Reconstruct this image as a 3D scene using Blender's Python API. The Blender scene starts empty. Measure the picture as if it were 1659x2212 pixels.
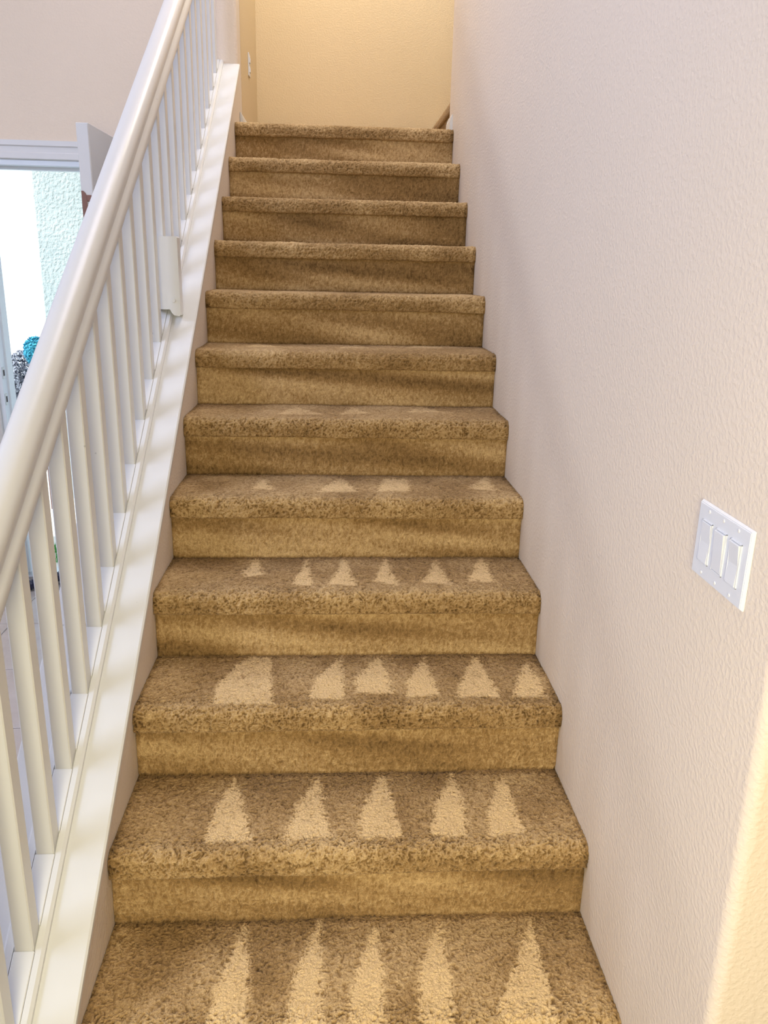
import bpy, bmesh, math, random
import numpy as np
from mathutils import Vector, Matrix

random.seed(4)
C = bpy.context.scene.collection
S = bpy.context.scene

# ------------------------------------------------------------------ camera
cam_d = bpy.data.cameras.new('camera'); cam = bpy.data.objects.new('camera', cam_d); C.objects.link(cam)
cam_d.sensor_fit = 'VERTICAL'; cam_d.sensor_height = 24.0
cam_d.lens = 1728.0 / 2212.0 * 24.0
cam_d.clip_start = 0.02; cam_d.clip_end = 200
_p, _y, _r = -0.2972, -0.0641, -0.0228
_M = (Matrix.Rotation(_y, 3, 'Z') @ Matrix.Rotation(_p, 3, 'X') @ Matrix.Rotation(_r, 3, 'Y')).to_4x4()
cam.matrix_world = Matrix.Translation((0.4933, -1.4868, 1.4336)) @ _M @ Matrix.Rotation(math.pi / 2, 4, 'X')
S.camera = cam

# ------------------------------------------------------------------ sky, sun, lights, exposure
S.view_settings.view_transform = 'Standard'; S.view_settings.look = 'None'
S.view_settings.exposure = 0.1; S.view_settings.gamma = 1.0; S.view_settings.use_curve_mapping = False
wd = bpy.data.worlds.new('world'); S.world = wd; wd.use_nodes = True
bg = wd.node_tree.nodes['Background']; bg.inputs[0].default_value = (0.74, 0.90, 1.0, 1); bg.inputs[1].default_value = 1.6

def light(name, kind, loc, target, energy, color, size=1.0, size_y=None, spread=None):
    d = bpy.data.lights.new(name, kind); d.energy = energy; d.color = color
    if kind == 'AREA':
        d.shape = 'RECTANGLE'; d.size = size; d.size_y = size_y or size
        if spread: d.spread = math.radians(spread)
    elif kind == 'SUN': d.angle = math.radians(0.6)
    else: d.shadow_soft_size = size
    o = bpy.data.objects.new(name, d); C.objects.link(o); o.location = loc
    o.rotation_euler = (Vector(target) - Vector(loc)).to_track_quat('-Z', 'Y').to_euler()
    return o
light('sun', 'SUN', (-10, 0, 12), (0, 4.2, 0), 6.0, (1.0, 0.97, 0.9))
light('foyer_window_light', 'AREA', (-3.2, 0.9, 2.6), (0.2, 1.6, 1.3), 22, (0.85, 0.90, 1.0), 0.35, 0.45)
light('high_window_light', 'AREA', (-2.9, -0.7, 3.0), (1.07, 0.1, 2.3), 84, (0.56, 0.67, 1.0), 1.6, 1.3, 150)
light('ceiling_fill_light', 'AREA', (0.3, 1.7, 4.75), (0.6, 2.0, 1.0), 46, (0.88, 0.84, 0.94), 1.4, 1.4)  # unseen fill under the closed ceiling, added to brighten the upper steps
light('hall_lamp_light', 'AREA', (0.42, -2.2, 1.3), (0.72, 0.1, 0.0), 28, (1.0, 0.90, 0.60), 0.7, 0.7, 140)
light('room_behind_light', 'AREA', (-0.2, -3.9, 1.4), (0.6, 0, 0.2), 22, (1.0, 0.80, 0.44), 2.2, 1.4)
light('landing_ceiling_light', 'AREA', (0.7, 3.3, 4.5), (0.28, 3.9, 2.4), 38, (1.0, 0.95, 0.84), 0.6, 0.6)

RISE, RUN, W, NST = 0.19, 0.2815, 1.0706, 11
FLOOR = -2 * RISE
CEIL = 4.85
YB = 3.04      # wall with the entry door / end of the balustrade
YL = 4.06      # far wall of the landing
CAP0, CAPS = 0.262, 0.70      # cap top: z = CAP0 + CAPS*y
RAILS = 0.671

# ------------------------------------------------------------------ helpers
def tag(o, label=None, cat=None, group=None, kind=None):
    if label: o['label'] = label
    if cat: o['category'] = cat
    if group: o['group'] = group
    if kind: o['kind'] = kind
    return o
def empty(name, loc=(0, 0, 0), rz=0.0):
    o = bpy.data.objects.new(name, None); C.objects.link(o); o.location = loc; o.rotation_euler = (0, 0, rz)
    o.empty_display_size = 0.1
    return o
def obj(name, bm, mat, parent=None, smooth=False, angle=None):
    me = bpy.data.meshes.new(name)
    if isinstance(bm, bmesh.types.BMesh):
        bmesh.ops.recalc_face_normals(bm, faces=bm.faces)
        bm.to_mesh(me); bm.free()
    if smooth:
        me.polygons.foreach_set('use_smooth', [True] * len(me.polygons))
        if angle:
            me.set_sharp_from_angle(angle=math.radians(angle))
    o = bpy.data.objects.new(name, me); C.objects.link(o)
    if mat: me.materials.append(mat)
    if parent: o.parent = parent
    return o
def add_box(bm, x0, x1, y0, y1, z0, z1, bev=0.0, seg=1):
    r = bmesh.ops.create_cube(bm, size=1.0)
    for v in r['verts']:
        v.co = Vector(((x0 + x1) / 2 + v.co.x * (x1 - x0), (y0 + y1) / 2 + v.co.y * (y1 - y0), (z0 + z1) / 2 + v.co.z * (z1 - z0)))
    if bev > 0:
        es = list({e for v in r['verts'] for e in v.link_edges})
        bmesh.ops.bevel(bm, geom=es, offset=bev, segments=seg, affect='EDGES', profile=0.5)
def box(*a, **k):
    bm = bmesh.new(); add_box(bm, *a, **k); return bm
def add_prism(bm, poly, fn, t0, t1):
    """extrude polygon poly (list of 2-tuples) between t0,t1 with fn(a,b,t)->xyz"""
    n = len(poly)
    A = [bm.verts.new(fn(a, b, t0)) for a, b in poly]; B = [bm.verts.new(fn(a, b, t1)) for a, b in poly]
    for i in range(n):
        bm.faces.new((A[i], A[(i + 1) % n], B[(i + 1) % n], B[i]))
    bm.faces.new(A[::-1]); bm.faces.new(B)
def prism(poly, fn, t0, t1):
    bm = bmesh.new(); add_prism(bm, poly, fn, t0, t1); return bm
def add_cyl(bm, c, r, axis, l, seg=16, r2=None):
    ax = Vector(axis).normalized(); q = ax.to_track_quat('Z', 'Y').to_matrix().to_4x4()
    bmesh.ops.create_cone(bm, cap_ends=True, segments=seg, radius1=r, radius2=r if r2 is None else r2, depth=l,
                          matrix=Matrix.Translation(Vector(c)) @ q)

# ------------------------------------------------------------------ materials
def mat(name, col, rough=0.6, spec=0.5, **k):
    m = bpy.data.materials.new(name); m.use_nodes = True
    b = m.node_tree.nodes['Principled BSDF']
    b.inputs['Base Color'].default_value = (*col, 1); b.inputs['Roughness'].default_value = rough
    b.inputs['Specular IOR Level'].default_value = spec
    for a, v in k.items(): b.inputs[a].default_value = v
    return m, m.node_tree, b
def N(nt, t, **k):
    n = nt.nodes.new(t)
    for a, v in k.items():
        if a in n.inputs: n.inputs[a].default_value = v
        else: setattr(n, a, v)
    return n
def ramp(nt, src, stops):
    r = nt.nodes.new('ShaderNodeValToRGB'); nt.links.new(src, r.inputs[0])
    while len(r.color_ramp.elements) < len(stops): r.color_ramp.elements.new(0.5)
    for e, (p, c) in zip(r.color_ramp.elements, stops): e.position = p; e.color = (*c, 1)
    return r
def coord(nt): return N(nt, 'ShaderNodeNewGeometry').outputs['Position']
def bump(nt, b, h, strength, dist, prev=None):
    n = nt.nodes.new('ShaderNodeBump'); n.inputs['Strength'].default_value = strength; n.inputs['Distance'].default_value = dist
    nt.links.new(h, n.inputs['Height'])
    if prev: nt.links.new(prev.outputs[0], n.inputs['Normal'])
    nt.links.new(n.outputs[0], b.inputs['Normal']); return n

def wall_paint(name, c1, c2, rough=0.55, bs=0.25, scale=115):
    m, nt, b = mat(name, c1, rough, 0.35)
    p = coord(nt)
    n1 = N(nt, 'ShaderNodeTexNoise', Scale=1.3, Detail=3.0); nt.links.new(p, n1.inputs['Vector'])
    r = ramp(nt, n1.outputs[0], [(0.35, c1), (0.65, c2)]); nt.links.new(r.outputs[0], b.inputs['Base Color'])
    n2 = N(nt, 'ShaderNodeTexNoise', Scale=scale, Detail=2.0, Roughness=0.45); nt.links.new(p, n2.inputs['Vector'])
    r2 = ramp(nt, n2.outputs[0], [(0.42, (0, 0, 0)), (0.62, (1, 1, 1))])
    bump(nt, b, r2.outputs[0], bs, 0.0022)
    return m
M_wall = wall_paint('orange_peel_paint', (0.665, 0.575, 0.48), (0.69, 0.595, 0.50))
M_land = wall_paint('landing_paint_warm_lit', (0.60, 0.47, 0.285), (0.62, 0.485, 0.30))  # wall paint yellowed to carry the landing lamp's warm light
M_ceil = wall_paint('ceiling_paint', (0.72, 0.70, 0.68), (0.74, 0.72, 0.70))
M_stucco = wall_paint('stucco', (0.46, 0.57, 0.63), (0.60, 0.70, 0.76), 0.95, 1.0, 40)

def trim_paint(name, col, rough=0.32):
    m, nt, b = mat(name, col, rough, 0.5)
    p = coord(nt)
    n1 = N(nt, 'ShaderNodeTexNoise', Scale=14.0, Detail=4.0); nt.links.new(p, n1.inputs['Vector'])
    bump(nt, b, n1.outputs[0], 0.12, 0.002)
    # scattered small scuffs in the paint
    v = N(nt, 'ShaderNodeTexVoronoi', Scale=9.0, Randomness=1.0); nt.links.new(p, v.inputs['Vector'])
    n2 = N(nt, 'ShaderNodeTexNoise', Scale=60.0, Detail=1.0); nt.links.new(p, n2.inputs['Vector'])
    mul = N(nt, 'ShaderNodeMath', operation='ADD'); nt.links.new(v.outputs['Distance'], mul.inputs[0])
    mm = N(nt, 'ShaderNodeMath', operation='MULTIPLY'); nt.links.new(n2.outputs[0], mm.inputs[0]); mm.inputs[1].default_value = 0.09
    nt.links.new(mm.outputs[0], mul.inputs[1])
    dk = tuple(c * 0.72 for c in col)
    r = ramp(nt, mul.outputs[0], [(0.062, dk), (0.075, col)]); nt.links.new(r.outputs[0], b.inputs['Base Color'])
    return m
M_trim = trim_paint('gloss_white_paint', (0.63, 0.63, 0.615))
M_door = trim_paint('door_white_paint', (0.60, 0.61, 0.63), 0.4)
M_frame = mat('frame_metal_white', (0.68, 0.76, 0.86), 0.35)[0]
M_plate = mat('switch_plastic', (0.66, 0.68, 0.72), 0.28)[0]
M_screw = mat('screw_head', (0.62, 0.62, 0.64), 0.35)[0]
M_steel = mat('brushed_steel', (0.6, 0.62, 0.66), 0.3, 0.5, Metallic=0.9)[0]
M_bronze = mat('bronze', (0.20, 0.105, 0.085), 0.45, 0.5, Metallic=0.3)[0]
M_dark = mat('dark_hole', (0.03, 0.02, 0.03), 0.6)[0]
M_hose = mat('hose_rubber', (0.012, 0.015, 0.05), 0.35)[0]
M_conc = wall_paint('pale_concrete', (0.72, 0.73, 0.72), (0.78, 0.79, 0.78), 0.9, 0.3, 60)
M_grout = mat('grout', (0.34, 0.31, 0.30), 0.9)[0]
def tile_mat():
    m, nt, b = mat('floor_tile', (0.55, 0.52, 0.50), 0.2, 0.5, **{'Coat Weight': 1.0, 'Coat Roughness': 0.06, 'Coat IOR': 1.7})
    p = coord(nt)
    n1 = N(nt, 'ShaderNodeTexNoise', Scale=5.0, Detail=6.0); nt.links.new(p, n1.inputs['Vector'])
    r = ramp(nt, n1.outputs[0], [(0.3, (0.50, 0.45, 0.43)), (0.7, (0.62, 0.58, 0.58))]); nt.links.new(r.outputs[0], b.inputs['Base Color'])
    n2 = N(nt, 'ShaderNodeTexNoise', Scale=22.0, Detail=3.0); nt.links.new(p, n2.inputs['Vector'])
    bump(nt, b, n2.outputs[0], 0.25, 0.004); return m
M_tile = tile_mat()
def carpet_mat():
    m, nt, b = mat('frieze_carpet', (0.4, 0.3, 0.18), 0.95, 0.1)
    b.inputs['Sheen Weight'].default_value = 0.08; b.inputs['Sheen Roughness'].default_value = 0.5
    p = coord(nt)
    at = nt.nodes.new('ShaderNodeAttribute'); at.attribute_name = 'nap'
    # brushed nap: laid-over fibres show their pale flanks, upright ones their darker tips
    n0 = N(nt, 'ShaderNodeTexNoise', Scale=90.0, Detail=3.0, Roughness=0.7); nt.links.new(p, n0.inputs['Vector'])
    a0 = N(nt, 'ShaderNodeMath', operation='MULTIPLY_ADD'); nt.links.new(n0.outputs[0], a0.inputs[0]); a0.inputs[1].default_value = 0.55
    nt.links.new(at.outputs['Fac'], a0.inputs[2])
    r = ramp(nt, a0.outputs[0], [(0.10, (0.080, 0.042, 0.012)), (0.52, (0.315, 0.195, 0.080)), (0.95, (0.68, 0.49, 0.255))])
    # fine fibre fleck
    n1 = N(nt, 'ShaderNodeTexNoise', Scale=420.0, Detail=2.0, Roughness=0.7); nt.links.new(p, n1.inputs['Vector'])
    r1 = ramp(nt, n1.outputs[0], [(0.3, (0.74, 0.72, 0.70)), (0.7, (1.22, 1.24, 1.26))])
    mx = nt.nodes.new('ShaderNodeMix'); mx.data_type = 'RGBA'; mx.blend_type = 'MULTIPLY'; mx.inputs[0].default_value = 1.0
    nt.links.new(r.outputs[0], mx.inputs[6]); nt.links.new(r1.outputs[0], mx.inputs[7]); nt.links.new(mx.outputs[2], b.inputs['Base Color'])
    n2 = N(nt, 'ShaderNodeTexNoise', Scale=260.0, Detail=3.0, Roughness=0.65); nt.links.new(p, n2.inputs['Vector'])
    bump(nt, b, n2.outputs[0], 0.9, 0.0035)
    return m
M_carpet = carpet_mat()

# ------------------------------------------------------------------ the room
def corner_poly(x0, x1, y0, y1, rad, corners):
    """rectangle in xy with bullnosed corners (set of 'll','ul','ur','lr')"""
    pts = []
    for key, cx, cy, a0 in (('ll', x0, y0, 180), ('lr', x1, y0, 270), ('ur', x1, y1, 0), ('ul', x0, y1, 90)):
        if key in corners:
            ox = cx + rad * (1 if cx == x0 else -1); oy = cy + rad * (1 if cy == y0 else -1)
            for i in range(7):
                a = math.radians(a0 + 90 * i / 6); pts.append((ox + rad * math.cos(a), oy + rad * math.sin(a)))
        else: pts.append((cx, cy))
    return pts
V3 = lambda a, b, t: (a, b, t)
o = obj('wall_right', prism(corner_poly(W, 4.0, -0.573, YB - 0.03, 0.02, {'ll', 'ul'}), V3, FLOOR, CEIL), M_wall, smooth=True, angle=40)
tag(o, 'beige textured stair wall with bullnosed corners, on the right of the flight', kind='structure')

# wall with the entry door (faces the camera) : pieces around the opening
DX0, DX1, DZ = -1.345, -0.47, 1.905
bm = bmesh.new()
add_box(bm, -3.4, DX0, YB, YB + 0.14, FLOOR, CEIL)
add_box(bm, DX0, DX1, YB, YB + 0.14, DZ, CEIL)
add_prism(bm, corner_poly(DX1, -0.002, YB, YB + 0.14, 0.02, {'lr'}), V3, FLOOR, CEIL)
o = obj('wall_back', bm, M_wall, smooth=True, angle=40); tag(o, 'beige foyer wall above the open entry door', kind='structure')
o = obj('wall_landing_left', box(-0.14, 0.0, YB + 0.14, YL + 0.14, 1.6, CEIL), M_land); tag(o, 'yellow side wall of the landing with the outlet', kind='structure')
o = obj('wall_landing', box(0.0, 4.0, YL, YL + 0.14, 1.6, CEIL), M_land); tag(o, 'yellow far wall of the landing', kind='structure')
o = obj('wall_left', box(-3.54, -3.4, -4.6, YB + 0.14, FLOOR, CEIL), M_wall); tag(o, kind='structure')
o = obj('wall_front', box(-3.54, 4.0, -4.74, -4.6, FLOOR, CEIL), M_wall); tag(o, kind='structure')
o = obj('wall_hall_right', box(4.0, 4.14, -4.74, YL + 0.14, FLOOR, CEIL), M_wall); tag(o, kind='structure')
o = obj('ceiling', box(-3.54, 4.14, -4.74, YL + 0.2, CEIL, CEIL + 0.12), M_ceil); tag(o, kind='structure')

# tiled foyer floor
fl = obj('floor', box(-3.5, 4.1, -4.7, YB + 0.06, FLOOR - 0.1, FLOOR - 0.004), M_grout); tag(fl, 'foyer floor of square grey beige tiles', kind='structure')
TS, TG = 0.497, 0.006
tile_me = None
for i in range(-6, 2):
    for j in range(-2, 4):
        x0 = -0.683 + i * TS; y0 = 1.43 + (j - 1) * TS
        x1 = x0 + TS - TG; y1 = y0 + TS - TG
        if x0 >= -0.24 or x0 < -3.4: continue
        if tile_me is None:
            t = obj('tile', box(0, TS - TG, 0, TS - TG, -0.008, 0, bev=0.0015), M_tile, fl); tile_me = t.data
        else:
            t = bpy.data.objects.new('tile', tile_me); C.objects.link(t); t.parent = fl
        t.location = (x0, y0, FLOOR)

# stringer knee wall under the cap
def knee(a, b, t): return (t, a, b)
y_lo, y_hi = -0.62, YB
bm = bmesh.new()
add_prism(bm, [(y_lo, FLOOR), (y_hi, FLOOR), (y_hi, CAP0 + CAPS * y_hi - 0.016), (y_lo, CAP0 + CAPS * y_lo - 0.016)], knee, -0.215, 0.0)
o = obj('wall_stair', bm, M_wall); tag(o, 'low sloped beige wall carrying the white cap beside the treads', kind='structure')
# cap board, bevelled edges
bm = bmesh.new()
cp = [(-0.225, 0.004), (-0.221, 0.0), (0.004, 0.0), (0.008, -0.004), (0.008, -0.016), (-0.225, -0.016)]
add_prism(bm, cp, lambda a, b, t: (a, t, CAP0 + CAPS * t + (b if b <= 0 else 0) - (0.004 if b == 0.004 else 0)), y_lo - 0.01, YB)
o = obj('trim_1', bm, M_trim); tag(o, 'white painted sloping cap board under the balusters', kind='structure')

# baseboards of the landing
def bb_profile(h=0.085, t=0.014):
    return [(0, 0), (t, 0), (t, h * 0.62), (t * 0.8, h * 0.72), (t * 0.8, h * 0.8), (t * 0.4, h * 0.93), (t * 0.3, h), (0, h)]
LZ = NST * RISE
o = obj('baseboard_left', prism(bb_profile(), lambda a, b, t: (a, t, LZ + b), YB + 0.02, YL), M_trim); tag(o, kind='structure')
o = obj('baseboard_back', prism(bb_profile(), lambda a, b, t: (t, YL - a, LZ + b), 0.014, 1.085), M_trim); tag(o, kind='structure')
o = obj('baseboard_right', prism(bb_profile(0.075), lambda a, b, t: (W - a, t, LZ + b), NST * RUN - RUN + 0.05, YB - 0.03), M_trim); tag(o, kind='structure')

# ------------------------------------------------------------------ carpeted stairs
rng = np.random.default_rng(7)
LAT = rng.random((512, 512)).astype(np.float32)
def vnoise(x, y, ox=0, oy=0):
    x = x + ox; y = y + oy
    xi = np.floor(x).astype(np.int64); yi = np.floor(y).astype(np.int64)
    fx = x - xi; fy = y - yi
    fx = fx * fx * (3 - 2 * fx); fy = fy * fy * (3 - 2 * fy)
    a = LAT[xi & 511, yi & 511]; b = LAT[(xi + 1) & 511, yi & 511]
    c = LAT[xi & 511, (yi + 1) & 511]; d = LAT[(xi + 1) & 511, (yi + 1) & 511]
    return (a * (1 - fx) + b * fx) * (1 - fy) + (c * (1 - fx) + d * fx) * fy
def smooth(e0, e1, x):
    t = np.clip((x - e0) / (e1 - e0), 0, 1); return t * t * (3 - 2 * t)
def poly_dist(px, py, poly):
    """signed distance to polygon, negative inside"""
    d = np.full(px.shape, 1e9); ins = np.zeros(px.shape, bool); n = len(poly)
    for i in range(n):
        ax, ay = poly[i]; bx, by = poly[(i + 1) % n]
        ex, ey = bx - ax, by - ay; wx, wy = px - ax, py - ay
        t = np.clip((wx * ex + wy * ey) / (ex * ex + ey * ey), 0, 1)
        d = np.minimum(d, np.hypot(wx - ex * t, wy - ey * t))
        c = ((ay > py) != (by > py)) & (px < (bx - ax) * (py - ay) / (by - ay + 1e-12) + ax)
        ins ^= c
    return np.where(ins, -d, d)

# combed marks left on each tread, in (x, y from the back crease)
MARKS = {
0: [[(0.291, -0.012), (0.254, -0.172), (0.25, -0.259), (0.247, -0.306), (0.324, -0.309), (0.319, -0.262), (0.318, -0.14)], [(0.465, -0.001), (0.415, -0.144), (0.405, -0.265), (0.401, -0.312), (0.468, -0.315), (0.467, -0.268), (0.466, -0.146)], [(0.59, -0.025), (0.548, -0.149), (0.529, -0.205), (0.534, -0.317), (0.59, -0.32), (0.593, -0.272), (0.597, -0.151)], [(0.734, -0.024), (0.675, -0.165), (0.659, -0.322), (0.726, -0.325), (0.733, -0.278), (0.738, -0.168)], [(0.946, -0.024), (0.871, -0.173), (0.832, -0.243), (0.82, -0.329), (0.937, -0.333), (0.94, -0.286), (0.941, -0.209)]] ,
1: [[(0.244, -0.013), (0.212, -0.138), (0.201, -0.25), (0.308, -0.246), (0.28, -0.14)], [(0.455, -0.013), (0.403, -0.127), (0.385, -0.248), (0.485, -0.24), (0.47, -0.137)], [(0.619, -0.009), (0.564, -0.14), (0.553, -0.242), (0.65, -0.245), (0.637, -0.133)], [(0.797, -0.008), (0.737, -0.145), (0.716, -0.241), (0.797, -0.247), (0.806, -0.138)], [(0.925, -0.017), (0.872, -0.149), (0.849, -0.247), (0.933, -0.238), (0.93, -0.142)]] ,
2: [[(0.26, -0.001), (0.315, -0.016), (0.337, -0.26), (0.194, -0.257), (0.189, -0.164), (0.225, -0.063)], [(0.513, -0.005), (0.454, -0.119), (0.426, -0.234), (0.515, -0.241)], [(0.62, -0.015), (0.555, -0.134), (0.548, -0.207), (0.643, -0.213)], [(0.745, -0.017), (0.694, -0.149), (0.681, -0.233), (0.763, -0.222)], [(0.897, -0.002), (0.831, -0.151), (0.812, -0.235), (0.918, -0.237)], [(1.033, -0.049), (0.982, -0.166), (0.959, -0.238), (1.043, -0.24), (1.037, -0.155)]] ,
3: [[(0.252, -0.019), (0.228, -0.12), (0.236, -0.157), (0.287, -0.139)], [(0.408, -0.019), (0.376, -0.217), (0.428, -0.228)], [(0.523, -0.011), (0.479, -0.218), (0.552, -0.228)], [(0.649, -0.011), (0.609, -0.194), (0.673, -0.229)], [(0.806, -0.027), (0.748, -0.205), (0.827, -0.219)], [(0.949, -0.01), (0.88, -0.195), (0.956, -0.205)]] ,
4: [[(0.511, -0.031), (0.438, -0.21), (0.563, -0.202)], [(0.656, -0.046), (0.626, -0.201), (0.729, -0.188), (0.734, -0.044)], [(1.005, -0.006), (0.918, -0.156), (1.003, -0.182)], [(0.26, -0.056), (0.234, -0.171), (0.3, -0.186)]] ,
5: [[(0.355, -0.056), (0.299, -0.199), (0.455, -0.189)], [(0.552, -0.042), (0.51, -0.186), (0.614, -0.161)], [(0.806, -0.004), (0.743, -0.143), (0.86, -0.117)]] ,
6: [[(0.199, -0.004), (0.162, -0.158), (0.279, -0.138)], [(0.575, 0.025), (0.502, -0.135), (0.624, -0.115)], [(0.817, 0.069), (0.766, -0.091), (0.909, -0.085)]] ,
}

def resample(path, h):
    p = np.array(path, float); seg = np.hypot(*(p[1:] - p[:-1]).T); s = np.concatenate([[0], np.cumsum(seg)])
    n = max(4, int(round(s[-1] / h))); t = np.linspace(0, s[-1], n + 1)
    return np.stack([np.interp(t, s, p[:, 0]), np.interp(t, s, p[:, 1])], 1), t
def carpet_sheet(name, path, x0, x1, h, parent, seed, nap_fn, amp_fn, su=1.0, sv=1.0):
    """a strip of pile: path is (y,z) up the profile, extruded across; every vertex pushed out by tuft noise"""
    P, t = resample(path, h)
    nu = int(round((x1 - x0) / h)); u = np.linspace(x0, x1, nu + 1)
    T = np.gradient(P, axis=0); L = np.hypot(T[:, 0], T[:, 1]); nrm = np.stack([-T[:, 1], T[:, 0]], 1) / L[:, None]
    U, V = np.meshgrid(u, t, indexing='ij')
    Y = np.broadcast_to(P[:, 0], U.shape); Z = np.broadcast_to(P[:, 1], U.shape)
    ny = np.broadcast_to(nrm[:, 0], U.shape); nz = np.broadcast_to(nrm[:, 1], U.shape)
    o1 = seed * 37.3
    # warped tufts: clumps of twisted yarn with gaps between them
    wx = vnoise(U * 60, V * 60, o1, 5) * 0.010; wy = vnoise(U * 60, V * 60, o1 + 90, 45) * 0.010
    uu, vv = U + wx, V + wy
    a = vnoise(uu * 215 * su, vv * 190 * sv, o1, 11); b = vnoise(uu * 400 * su, vv * 340 * sv, o1 + 50, 91); c = vnoise(uu * 100, vv * 85, o1 + 130, 33)
    ridge = 1 - np.abs(2 * a - 1)
    tuft = 0.52 * ridge + 0.26 * b + 0.22 * c
    big = vnoise(U * 9, V * 9, o1, 71)
    amp = amp_fn(U, Y, Z, big)
    disp = (tuft - 0.55) * amp + (big - 0.5) * 0.003
    X = U + (b - 0.5) * amp * 0.25; X[0] = x0; X[-1] = x1
    co = np.stack([X, Y + ny * disp, Z + nz * disp], -1).reshape(-1, 3)
    nap = nap_fn(U, Y, Z, big, tuft)
    nv = len(t); nu1 = len(u)
    idx = np.arange(nu1 * nv).reshape(nu1, nv)
    q = np.stack([idx[:-1, :-1], idx[1:, :-1], idx[1:, 1:], idx[:-1, 1:]], -1).reshape(-1, 4)
    me = bpy.data.meshes.new(name)
    me.vertices.add(len(co)); me.vertices.foreach_set('co', co.astype(np.float32).ravel())
    me.loops.add(q.size); me.loops.foreach_set('vertex_index', q.astype(np.int32).ravel())
    me.polygons.add(len(q)); me.polygons.foreach_set('loop_start', np.arange(0, q.size, 4, dtype=np.int32))
    me.polygons.foreach_set('use_smooth', np.ones(len(q), bool))
    me.update(calc_edges=True)
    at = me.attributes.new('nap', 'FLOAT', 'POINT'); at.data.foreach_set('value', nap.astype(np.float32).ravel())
    me.materials.append(M_carpet)
    o = bpy.data.objects.new(name, me); C.objects.link(o); o.parent = parent
    return o

def nosing_path(y, top, back):
    """from the underside of the nosing round its tip and back along the tread"""
    r = 0.026; lip = 0.060; nose = 0.012
    p = [(y + 0.012, top - lip), (y - nose + 0.004, top - lip), (y - nose, top - lip + 0.005), (y - nose - 0.001, top - r - 0.006)]
    for i in range(1, 9):
        a = math.radians(180 - 90 * i / 8); p.append((y - nose + r + r * math.cos(a), top - r + r * math.sin(a)))
    p.append((back, top)); return p

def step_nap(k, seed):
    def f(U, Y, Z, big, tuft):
        pit = 1 - smooth(0.30, 0.52, tuft)  # darker tuft roots, with the shade of the gaps put into the colour
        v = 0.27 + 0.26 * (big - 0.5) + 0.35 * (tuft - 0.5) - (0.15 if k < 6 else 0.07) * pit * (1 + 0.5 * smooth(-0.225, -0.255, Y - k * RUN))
        yl = Y - k * RUN          # from the back crease of this tread
        for poly in MARKS.get(k, []):
            jit = (vnoise(U * 95, Y * 95, seed) - 0.5) * 0.008 + (0.55 - tuft) * 0.018
            d = poly_dist(U, yl, poly) + jit
            g = 0.42 if k < 4 else (0.30 if k == 4 else 0.2)
            v = v + g * (1 - smooth(-0.010, 0.010, d)) * smooth(-0.30, -0.265, yl) if k > 0 else v + g * (1 - smooth(-0.010, 0.010, d))
        # slightly paler band on top of the nosing
        v = v + 0.05 * smooth(-0.245, -0.27, yl) * (Z > k * RISE - 0.02)
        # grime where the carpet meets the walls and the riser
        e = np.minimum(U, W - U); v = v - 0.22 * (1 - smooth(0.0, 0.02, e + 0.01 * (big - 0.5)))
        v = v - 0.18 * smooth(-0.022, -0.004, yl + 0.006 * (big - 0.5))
        return v
    return f
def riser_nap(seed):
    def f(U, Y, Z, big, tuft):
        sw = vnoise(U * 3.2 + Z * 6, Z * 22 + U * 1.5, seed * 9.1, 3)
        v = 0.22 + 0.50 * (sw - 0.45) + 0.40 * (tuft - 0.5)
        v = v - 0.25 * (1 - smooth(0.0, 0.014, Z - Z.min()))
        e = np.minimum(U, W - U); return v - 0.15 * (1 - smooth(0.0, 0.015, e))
    return f
def tread_amp(k):
    def f(U, Y, Z, big):
        yl = Y - k * RUN
        f1 = 0.0062 + 0.0060 * smooth(-0.215, -0.255, yl)
        under = smooth(k * RISE - 0.062, k * RISE - 0.045, Z)
        return f1 * (0.45 + 0.55 * under)
    return f

stairs = empty('staircase', (0, 0, 0)); tag(stairs, 'straight flight of brown carpeted stairs with brushed vacuum marks on the treads', 'staircase')
for k in range(0, NST + 1):
    st = empty('step'); st.parent = stairs
    y_n = (k - 1) * RUN       # plane of this step's riser
    z = k * RISE
    dist = math.hypot(1.45 + y_n, 1.3)
    h = 0.0017 if k <= 2 else (0.0023 if k <= 5 else 0.0031)
    back = k * RUN + 0.012 if k < NST else YL
    if k == NST: # landing: pile near the nosing only, the rest is out of sight
        path = nosing_path(y_n, z, y_n + 0.30)
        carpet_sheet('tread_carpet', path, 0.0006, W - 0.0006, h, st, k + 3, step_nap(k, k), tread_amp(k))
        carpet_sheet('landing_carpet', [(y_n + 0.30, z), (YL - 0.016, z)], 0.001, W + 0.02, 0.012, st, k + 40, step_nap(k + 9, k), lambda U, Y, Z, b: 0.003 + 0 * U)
    else:
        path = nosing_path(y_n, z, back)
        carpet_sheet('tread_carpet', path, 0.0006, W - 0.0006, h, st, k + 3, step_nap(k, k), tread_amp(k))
    co_ = obj('tread_board', box(0.0012, W - 0.0012, y_n + 0.012, back + 0.02 if k < NST else YL - 0.02, z - 0.05, z - 0.009), M_bronze, st)
    obj('riser_board', box(0.0012, W - 0.0012, y_n + 0.012, y_n + 0.03, z - RISE - 0.01, z - 0.05), M_bronze, st)
    if k >= 0:
        zb = (k - 1) * RISE - 0.004
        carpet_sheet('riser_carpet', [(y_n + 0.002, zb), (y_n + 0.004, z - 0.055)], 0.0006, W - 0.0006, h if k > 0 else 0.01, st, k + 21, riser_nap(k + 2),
                     lambda U, Y, Z, b: 0.0050 + 0 * U, 1.1, 0.5)
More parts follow.
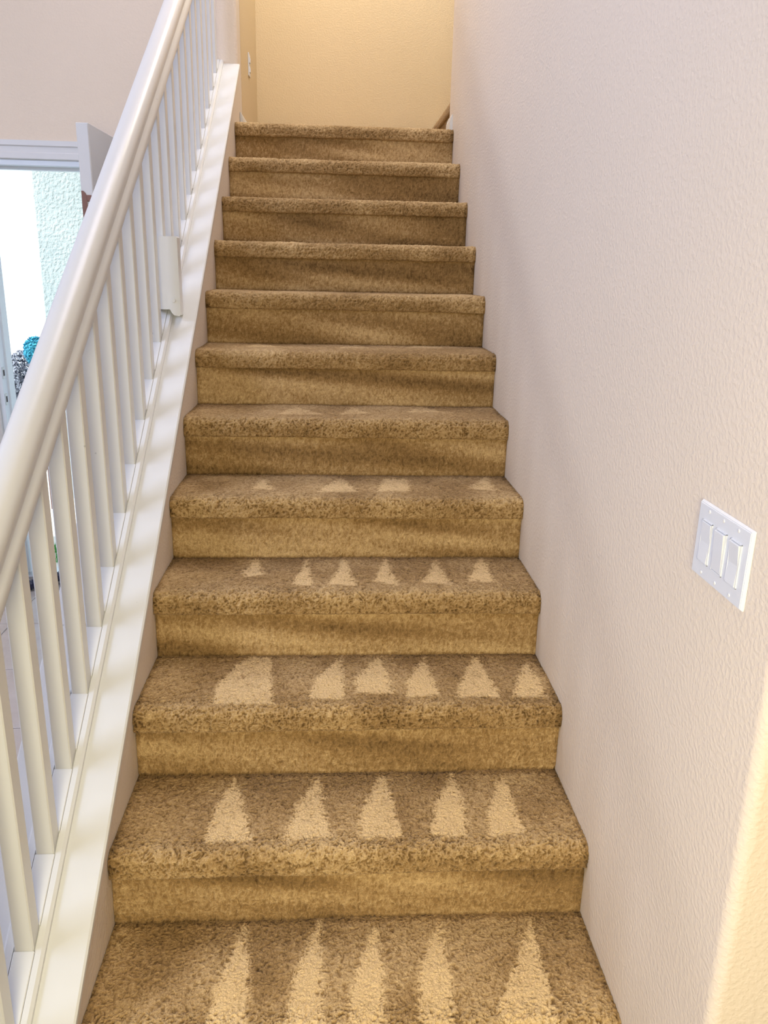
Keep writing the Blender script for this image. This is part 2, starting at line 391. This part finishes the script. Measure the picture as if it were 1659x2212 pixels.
# first step of the next flight, turning right at the landing
st = empty('step'); st.parent = stairs
def turned(path_o):   # swap x and y of the mesh: the next flight climbs towards +x
    me = path_o.data; n = len(me.vertices); co = np.empty(n * 3, np.float32); me.vertices.foreach_get('co', co); co = co.reshape(-1, 3)
    co = co[:, [1, 0, 2]].copy(); me.vertices.foreach_set('co', co.ravel()); me.flip_normals(); me.update()
t = carpet_sheet('tread_carpet', nosing_path(1.10, LZ + RISE, 1.40), YB + 0.0, YL - 0.016, 0.004, st, 60, lambda U, Y, Z, b, t: 0.3 + 0.2 * (t - .5) + 0 * U, lambda U, Y, Z, b: 0.005 + 0 * U)
turned(t)
t = carpet_sheet('riser_carpet', [(1.102, LZ), (1.104, LZ + RISE - 0.055)], YB + 0.0, YL - 0.016, 0.005, st, 61, lambda U, Y, Z, b, t: 0.25 + 0.2 * (t - .5) + 0 * U, lambda U, Y, Z, b: 0.004 + 0 * U)
turned(t)

# ------------------------------------------------------------------ balustrade
bal = empty('stair_railing', (-0.115, -0.6, FLOOR)); tag(bal, 'white painted stair railing with square balusters and rounded handrail on the sloping cap', 'railing')
def adopt(o, par=bal):
    o.parent = par; o.matrix_parent_inverse = Matrix.Translation(-Vector(par.location)); return o
BX = -0.111
def rail_z(y): return RAILS * y
prof = []
for i in range(0, 13):     # dome
    a = math.pi * i / 12; prof.append((0.033 * math.cos(a), 1.052 + 0.036 * math.sin(a) ** 0.85 if 0 < i < 12 else 1.052))
prof += [(-0.0325, 1.040), (-0.029, 1.031), (-0.022, 1.026), (-0.020, 1.018), (-0.020, 1.000), (-0.026, 0.992), (-0.030, 0.982), (-0.030, 0.962), (-0.025, 0.953),
         (0.025, 0.953), (0.030, 0.962), (0.030, 0.982), (0.026, 0.992), (0.020, 1.000), (0.020, 1.018), (0.022, 1.026), (0.029, 1.031), (0.0325, 1.040)]
adopt(obj('handrail', prism(prof, lambda a, b, t: (BX + a, t, b + rail_z(t)), -0.62, YB), M_trim, smooth=True, angle=35))
# shoe rail: low board ploughed for the balusters, eased edges
SH = 0.017
shoe = [(-0.042, 0.0), (-0.042, SH - 0.005), (-0.037, SH), (-0.0215, SH), (-0.0215, SH - 0.005), (0.0215, SH - 0.005), (0.0215, SH), (0.033, SH), (0.039, SH - 0.006), (0.039, 0.0)]
adopt(obj('shoe_rail', prism(shoe, lambda a, b, t: (BX + a, t, CAP0 + CAPS * t + b), -0.62, YB), M_trim))
HB = 0.0188
ys = [-0.204 + 0.1485 * k for k in range(-2, 22)]
for y in ys:
    bm = bmesh.new(); vb = []
    c = 0.0025
    ring = [(HB - c, 0), (HB, c), (HB, 2 * HB - c), (HB - c, 2 * HB), (-HB + c, 2 * HB), (-HB, 2 * HB - c), (-HB, c), (-HB + c, 0)]
    lo = [bm.verts.new((BX + a, y + b, CAP0 + CAPS * (y + b) + SH - 0.004)) for a, b in ring]
    hi = [bm.verts.new((BX + a, y + b, 0.978 + rail_z(y + b))) for a, b in ring]
    for i in range(8): bm.faces.new((lo[i], lo[(i + 1) % 8], hi[(i + 1) % 8], hi[i]))
    bm.faces.new(lo[::-1]); bm.faces.new(hi)
    adopt(obj('baluster', bm, M_trim))
for i, y in enumerate(ys):   # fillets filling the plough between feet
    ya = y + 2 * HB; yb = ys[i + 1] if i + 1 < len(ys) else YB
    fp = [(-0.0205, SH - 0.006), (-0.0205, SH - 0.0005), (-0.019, SH + 0.001), (0.019, SH + 0.001), (0.0205, SH - 0.0005), (0.0205, SH - 0.006)]
    adopt(obj('fillet', prism(fp, lambda a, b, t: (BX + a, t, CAP0 + CAPS * t + b), ya + 0.0005, yb - 0.0005), M_trim))
# newel at the foot of the rail
nw = bmesh.new(); add_box(nw, BX - 0.045, BX + 0.045, -0.71, -0.62, FLOOR, 0.78, bev=0.004); add_box(nw, BX - 0.055, BX + 0.055, -0.72, -0.61, 0.78, 0.80, bev=0.005)
adopt(obj('newel_post', nw, M_trim))
# block fixed in front of one baluster, notched over the shoe rail
yb0 = ys[13] - 0.052
zc = CAP0 + CAPS * yb0
def blk(a, b, t): return (a, t, b)
bm = bmesh.new()
poly = [(-0.128, zc + 0.052), (-0.074, zc + 0.052), (-0.068, zc + 0.040), (-0.060, zc + 0.002 + 0.03), (-0.044, zc + 0.030), (-0.0385, zc + 0.034), (-0.0385, zc + 0.286), (-0.042, zc + 0.290), (-0.128, zc + 0.290)]
add_prism(bm, poly, blk, yb0, yb0 + 0.05)
sb = adopt(obj('support_block', bm, M_trim)); sb['label'] = 'short white block screwed in front of one baluster'
bm = bmesh.new(); add_cyl(bm, (-0.060, yb0 - 0.001, zc + 0.082), 0.0075, (0, -1, 0), 0.004, 16, 0.006)
pl = obj('screw_plug', bm, M_trim); pl.parent = sb; pl.matrix_parent_inverse = Matrix.Identity(4)

# ------------------------------------------------------------------ light switch on the right wall
sw = empty('light_switch', (W, -0.3965, 0.9775)); tag(sw, 'white three gang rocker light switch on the beige wall right of the stairs', 'light switch')
def on_wall(o, par): o.parent = par; return o
PW, PH = 0.167, 0.121
# local frame: x = away from the wall is -x ; u along y (photo right = -y) ; z up
bm = bmesh.new()
r = bmesh.ops.create_cube(bm, size=1.0)
for v in r['verts']: v.co = Vector((-0.003 + v.co.x * 0.006, v.co.y * PW, PH / 2 + v.co.z * PH))
for v in r['verts']:
    if v.co.x < -0.005: v.co.y *= 0.955; v.co.z = PH / 2 + (v.co.z - PH / 2) * 0.94
es = [e for e in bm.edges]; bmesh.ops.bevel(bm, geom=es, offset=0.0012, segments=2, affect='EDGES')
on_wall(obj('plate', bm, M_plate, sw, smooth=True, angle=50), sw)
for i, (tilt, bend) in enumerate(((-1, 1), (1, 0), (1, 1))):
    yc = (1 - i) * 0.046
    zc2 = PH / 2
    bm = bmesh.new()   # thin frame of the switch standing proud of the plate
    hw, hh = 0.0168, 0.0335
    for a in ((-hw, hw, hh - 0.0018, hh), (-hw, hw, -hh, -hh + 0.0018), (-hw, -hw + 0.0018, -hh, hh), (hw - 0.0018, hw, -hh, hh)):
        add_box(bm, -0.0078, -0.0055, yc + a[0], yc + a[1], zc2 + a[2], zc2 + a[3], bev=0.0004)
    on_wall(obj('switch_frame', bm, M_plate, sw), sw)
    bm = bmesh.new(); hw, hh = 0.0145, 0.0312
    d_top = 0.0050 if tilt > 0 else 0.0030; d_mid = 0.0012 if bend else 0.0036; d_bot = 0.0016 if tilt > 0 and not bend else 0.0030
    base = -0.0062
    zs = [(-hh, d_bot), (0.0, d_mid), (hh, d_top)]
    pr_ = [(base, -hh)] + [(base - d, z_) for z_, d in zs] + [(base, hh)]
    add_prism(bm, pr_, lambda a, b, t: (a, yc + t, zc2 + b), -hw, hw)
    bmesh.ops.bevel(bm, geom=[e for e in bm.edges if e.calc_length() > 0.02], offset=0.0006, segments=1, affect='EDGES')
    on_wall(obj('rocker', bm, M_plate, sw), sw)
    for zz in (zc2 + 0.049, zc2 - 0.049):
        bm = bmesh.new(); add_cyl(bm, (-0.0064, yc, zz), 0.0030, (-1, 0, 0), 0.0012, 12, 0.0024)
        add_box(bm, -0.0074, -0.0068, yc - 0.0003, yc + 0.0003, zz - 0.0024, zz + 0.0024)
        on_wall(obj('screw', bm, M_screw, sw), sw)

# outlet on the landing wall
ol = empty('wall_outlet', (0.0, 3.575, 2.44)); tag(ol, 'white wall outlet on the yellow landing wall, seen edge on', 'outlet')
bm = bmesh.new(); add_box(bm, 0.0, 0.006, -0.036, 0.036, 0, 0.116, bev=0.002, seg=2); obj('plate', bm, M_plate, ol)
for zz in (0.034, 0.082):
    bm = bmesh.new(); add_box(bm, 0.0055, 0.0105, -0.017, 0.017, zz - 0.014, zz + 0.014, bev=0.002, seg=2); obj('socket', bm, M_plate, ol)

# ------------------------------------------------------------------ entry door: frame, casing, open leaf
door = empty('door_1', (DX0, YB, FLOOR)); tag(door, 'open white entry door standing at right angles to the foyer wall', kind='structure')
def ad(o, par=door): o.parent = par; o.matrix_parent_inverse = Matrix.Translation(-Vector(par.location)); return o
cas = [(0, 0), (0.012, 0), (0.018, 0.004), (0.018, 0.030), (0.014, 0.036), (0.014, 0.060), (0.020, 0.066), (0.020, 0.090), (0, 0.090)]
ad(obj('door_casing', prism(cas, lambda a, b, t: (t, YB - a, DZ + 0.012 + b), DX0 - 0.09, DX1 + 0.09), M_door))
ad(obj('door_casing', prism(cas, lambda a, b, t: (DX0 - 0.012 - b, YB - a, t), FLOOR, DZ + 0.012), M_door))
ad(obj('door_casing', prism(cas, lambda a, b, t: (DX1 + 0.012 + b, YB - a, t), FLOOR, DZ + 0.012), M_door))
bm = bmesh.new()
add_box(bm, DX0 - 0.015, DX1 + 0.015, YB - 0.002, YB + 0.15, DZ - 0.015, DZ + 0.013, bev=0.002); ad(obj('door_head', bm, M_frame))
bm = bmesh.new(); add_box(bm, DX0, DX1, YB + 0.055, YB + 0.10, DZ - 0.032, DZ - 0.013, bev=0.002); ad(obj('door_stop', bm, M_frame))
bm = bmesh.new(); add_box(bm, DX0 - 0.013, DX0 + 0.012, YB - 0.002, YB + 0.15, FLOOR, DZ - 0.01, bev=0.002); jl = ad(obj('door_jamb', bm, M_frame))
bm = bmesh.new(); add_box(bm, DX0 + 0.008, DX0 + 0.024, YB + 0.058, YB + 0.075, FLOOR, DZ - 0.01, bev=0.002); ad(obj('door_stop', bm, M_frame))
bm = bmesh.new(); add_box(bm, DX0 + 0.008, DX0 + 0.018, YB + 0.075, YB + 0.15, FLOOR, DZ - 0.01, bev=0.002); ad(obj('outer_frame', bm, M_frame))
bm = bmesh.new(); add_box(bm, DX1 - 0.012, DX1 + 0.013, YB - 0.002, YB + 0.15, FLOOR, DZ - 0.01, bev=0.002); ad(obj('door_jamb', bm, M_frame))
for zz in (0.83, 0.685):
    bm = bmesh.new(); add_box(bm, DX0 + 0.011, DX0 + 0.0145, YB + 0.008, YB + 0.040, zz - 0.032, zz + 0.032, bev=0.0015)
    sp = ad(obj('strike_plate', bm, M_steel)); sp['label'] = 'steel strike plate with a dark latch hole'
    bm = bmesh.new(); add_box(bm, DX0 + 0.0142, DX0 + 0.0152, YB + 0.016, YB + 0.034, zz - 0.016, zz + 0.016)
    h_ = obj('latch_hole', bm, M_dark); h_.parent = sp
bm = bmesh.new(); add_box(bm, DX0, DX1, YB + 0.0, YB + 0.15, FLOOR - 0.01, FLOOR + 0.022, bev=0.006, seg=2); ad(obj('threshold', bm, M_steel))
# leaf, hinged on the right jamb, opened 90 degrees into the foyer
LX0, LX1, LY0 = -0.565, -0.515, 2.15
LT = 1.968
bm = bmesh.new(); add_box(bm, LX0, LX1, LY0, YB - 0.022, FLOOR + 0.012, LT, bev=0.002)
leaf = ad(obj('door_leaf', bm, M_door)); leaf['label'] = 'white door leaf seen from its latch edge'
bm = bmesh.new()
add_box(bm, LX1 - 0.006, LX1 - 0.004, LY0 - 0.0012, LY0 + 0.001, FLOOR + 0.02, LT - 0.002)
e_ = obj('edge_seam', bm, M_screw); e_.parent = leaf
# bronze half hinge let into the edge : rounded leaf and separate knuckles
bm = bmesh.new()
hp = [(LX0 + 0.001, 1.46), (LX0 + 0.022, 1.46), (LX0 + 0.022, 1.690), (LX0 + 0.016, 1.702), (LX0 + 0.008, 1.709), (LX0 + 0.001, 1.709)]
add_prism(bm, hp, lambda a, b, t: (a, t, b), LY0 - 0.003, LY0 + 0.001)
hg = obj('latch_plate', bm, M_bronze); hg.parent = leaf; hg['label'] = 'brown metal plate with knuckles on the door edge'
for i in range(3):
    z0 = 1.667 - i * 0.044
    bm = bmesh.new(); add_box(bm, LX0 + 0.021, LX0 + 0.043, LY0 - 0.006, LY0 + 0.001, z0, z0 + 0.026, bev=0.003)
    kn = obj('knuckle', bm, M_bronze); kn.parent = hg

# ------------------------------------------------------------------ vacuum hose across the threshold
hz = empty('vacuum_hose', (-1.2, 2.9, FLOOR)); tag(hz, 'dark blue ribbed vacuum hose lying across the tile floor at the open door', 'hose')
pts = [(-2.9, 1.2), (-2.3, 1.85), (-1.75, 2.42), (-1.345, 2.78), (-1.21, 2.90), (-1.08, 3.02), (-0.90, 3.14), (-0.72, 3.40), (-0.62, 3.9), (-0.6, 4.5)]
def catmull(ps, n):
    out = []
    for i in range(len(ps) - 1):
        p0 = ps[max(i - 1, 0)]; p1 = ps[i]; p2 = ps[i + 1]; p3 = ps[min(i + 2, len(ps) - 1)]
        for s in range(n):
            t = s / n
            out.append(tuple(0.5 * (2 * b + (c - a) * t + (2 * a - 5 * b + 4 * c - d) * t * t + (-a + 3 * b - 3 * c + d) * t ** 3) for a, b, c, d in zip(p0, p1, p2, p3)))
    out.append(ps[-1]); return out
cl = np.array(catmull(pts, 40)); seg = np.hypot(*(cl[1:] - cl[:-1]).T); s = np.concatenate([[0], np.cumsum(seg)])
m = int(s[-1] / 0.004); ts = np.linspace(0, s[-1], m); cx = np.interp(ts, s, cl[:, 0]); cy = np.interp(ts, s, cl[:, 1])
tx = np.gradient(cx); ty = np.gradient(cy); L_ = np.hypot(tx, ty); tx /= L_; ty /= L_
rad = 0.026 + 0.0035 * (np.arange(m) % 4 < 2)
lift = 0.024 * np.exp(-((cy - (YB + 0.07)) / 0.12) ** 2) - 0.0 * cy
lift = np.where(cy > YB + 0.25, -0.03, lift)
zc_ = FLOOR + 0.0305 + lift
vs, fs, K = [], [], 12
for i in range(m):
    for j in range(K):
        a = 2 * math.pi * j / K
        vs.append((cx[i] - ty[i] * rad[i] * math.cos(a), cy[i] + tx[i] * rad[i] * math.cos(a), zc_[i] + rad[i] * math.sin(a)))
for i in range(m - 1):
    for j in range(K):
        fs.append((i * K + j, i * K + (j + 1) % K, (i + 1) * K + (j + 1) % K, (i + 1) * K + j))
fs.append(tuple(range(K))[::-1]); fs.append(tuple((m - 1) * K + j for j in range(K)))
me = bpy.data.meshes.new('hose_tube'); me.from_pydata(vs, [], fs); me.materials.append(M_hose)
ho = bpy.data.objects.new('hose_tube', me); C.objects.link(ho); ho.parent = hz; ho.matrix_parent_inverse = Matrix.Translation((1.2, -2.9, -FLOOR))

# ------------------------------------------------------------------ outside the door
GZ = FLOOR - 0.07
o = obj('ground', box(-30, 12, YB + 0.15, 40, GZ - 0.2, GZ), M_conc); tag(o, 'bright sunlit concrete outside the door', kind='structure')
o = obj('wall_porch', prism(corner_poly(-1.755, 0.6, 5.0, 5.35, 0.02, {'ll'}), V3, GZ, 3.4), M_stucco, smooth=True, angle=40)
tag(o, 'sunlit rough stucco wall outside the open door', kind='structure')
# lawn strip
rg = np.random.default_rng(3); vs, fs = [], []
for i in range(5200):
    x = rg.uniform(-2.6, -0.75); y = rg.uniform(3.50, 3.80); hgt = rg.uniform(0.03, 0.065); a = rg.uniform(0, 6.28); w = 0.0022; lx, ly = rg.normal(0, 0.014, 2)
    dx, dy = math.cos(a) * w, math.sin(a) * w; n0 = len(vs)
    vs += [(x - dx, y - dy, GZ), (x + dx, y + dy, GZ), (x + lx, y + ly, GZ + hgt)]; fs.append((n0, n0 + 1, n0 + 2))
me = bpy.data.meshes.new('lawn'); me.from_pydata(vs, [], fs); me.materials.append(mat('grass', (0.10, 0.42, 0.10), 0.8)[0])
o = bpy.data.objects.new('lawn', me); C.objects.link(o); tag(o, 'strip of green grass just outside the door', 'grass', kind='stuff')

def shrub(name, label, cx, cy, z0, z1, wx, wy, cols, seed, lumps):
    root = empty(name, (cx, cy, GZ)); tag(root, label, 'shrub')
    rr = np.random.default_rng(seed)
    bm = bmesh.new(); add_cyl(bm, (0, 0, (z0 - GZ) / 2), 0.006, (0, 0, 1), z0 - GZ + 0.05, 8, 0.004)
    obj('stem', bm, M_bronze, root)
    m_, nt, b = mat(name + '_leaf', cols[0], 0.8)
    p = coord(nt); n1 = N(nt, 'ShaderNodeTexNoise', Scale=30.0, Detail=2.0); nt.links.new(p, n1.inputs['Vector'])
    r = ramp(nt, n1.outputs[0], [(0.4, cols[0]), (0.6, cols[1])]); nt.links.new(r.outputs[0], b.inputs['Base Color'])
    V, F = [], []
    for i in range(2600):
        d = rr.normal(size=3); d /= np.linalg.norm(d); rad = rr.uniform(0.75, 1.0) ** 0.5
        l = lumps[rr.integers(len(lumps))]
        c = np.array([l[0] * wx, 0, (z1 - z0) * l[1]]) + d * rad * np.array([wx * l[2], wy * l[2], (z1 - z0) * l[3]])
        c[2] += z0 - GZ
        t1 = rr.normal(size=3); t1 /= np.linalg.norm(t1); t2 = np.cross(d, t1); sz = 0.022
        n0 = len(V); V += [tuple(c - t1 * sz), tuple(c + t2 * sz * .5), tuple(c + t1 * sz), tuple(c - t2 * sz * .5)]; F.append((n0, n0 + 1, n0 + 2, n0 + 3))
    me = bpy.data.meshes.new('foliage'); me.from_pydata(V, [], F); me.materials.append(m_)
    o = bpy.data.objects.new('foliage', me); C.objects.link(o); o.parent = root
shrub('clipped_shrub', 'grey round topped shrub outside beyond the open doorway, left of the blue one', -2.02, 5.2, 0.38, 0.73, 0.13, 0.13, [(0.10, 0.11, 0.16), (0.34, 0.38, 0.48)], 5, [(0, .5, 1, .5), (-.4, .1, .6, .35)])
shrub('blue_shrub', 'bright blue green shrub outside, half hidden by the white handrail', -1.735, 4.7, 0.67, 0.87, 0.09, 0.09, [(0.03, 0.30, 0.48), (0.06, 0.42, 0.62)], 9, [(0, .55, .9, .5), (.1, .3, .7, .4)])
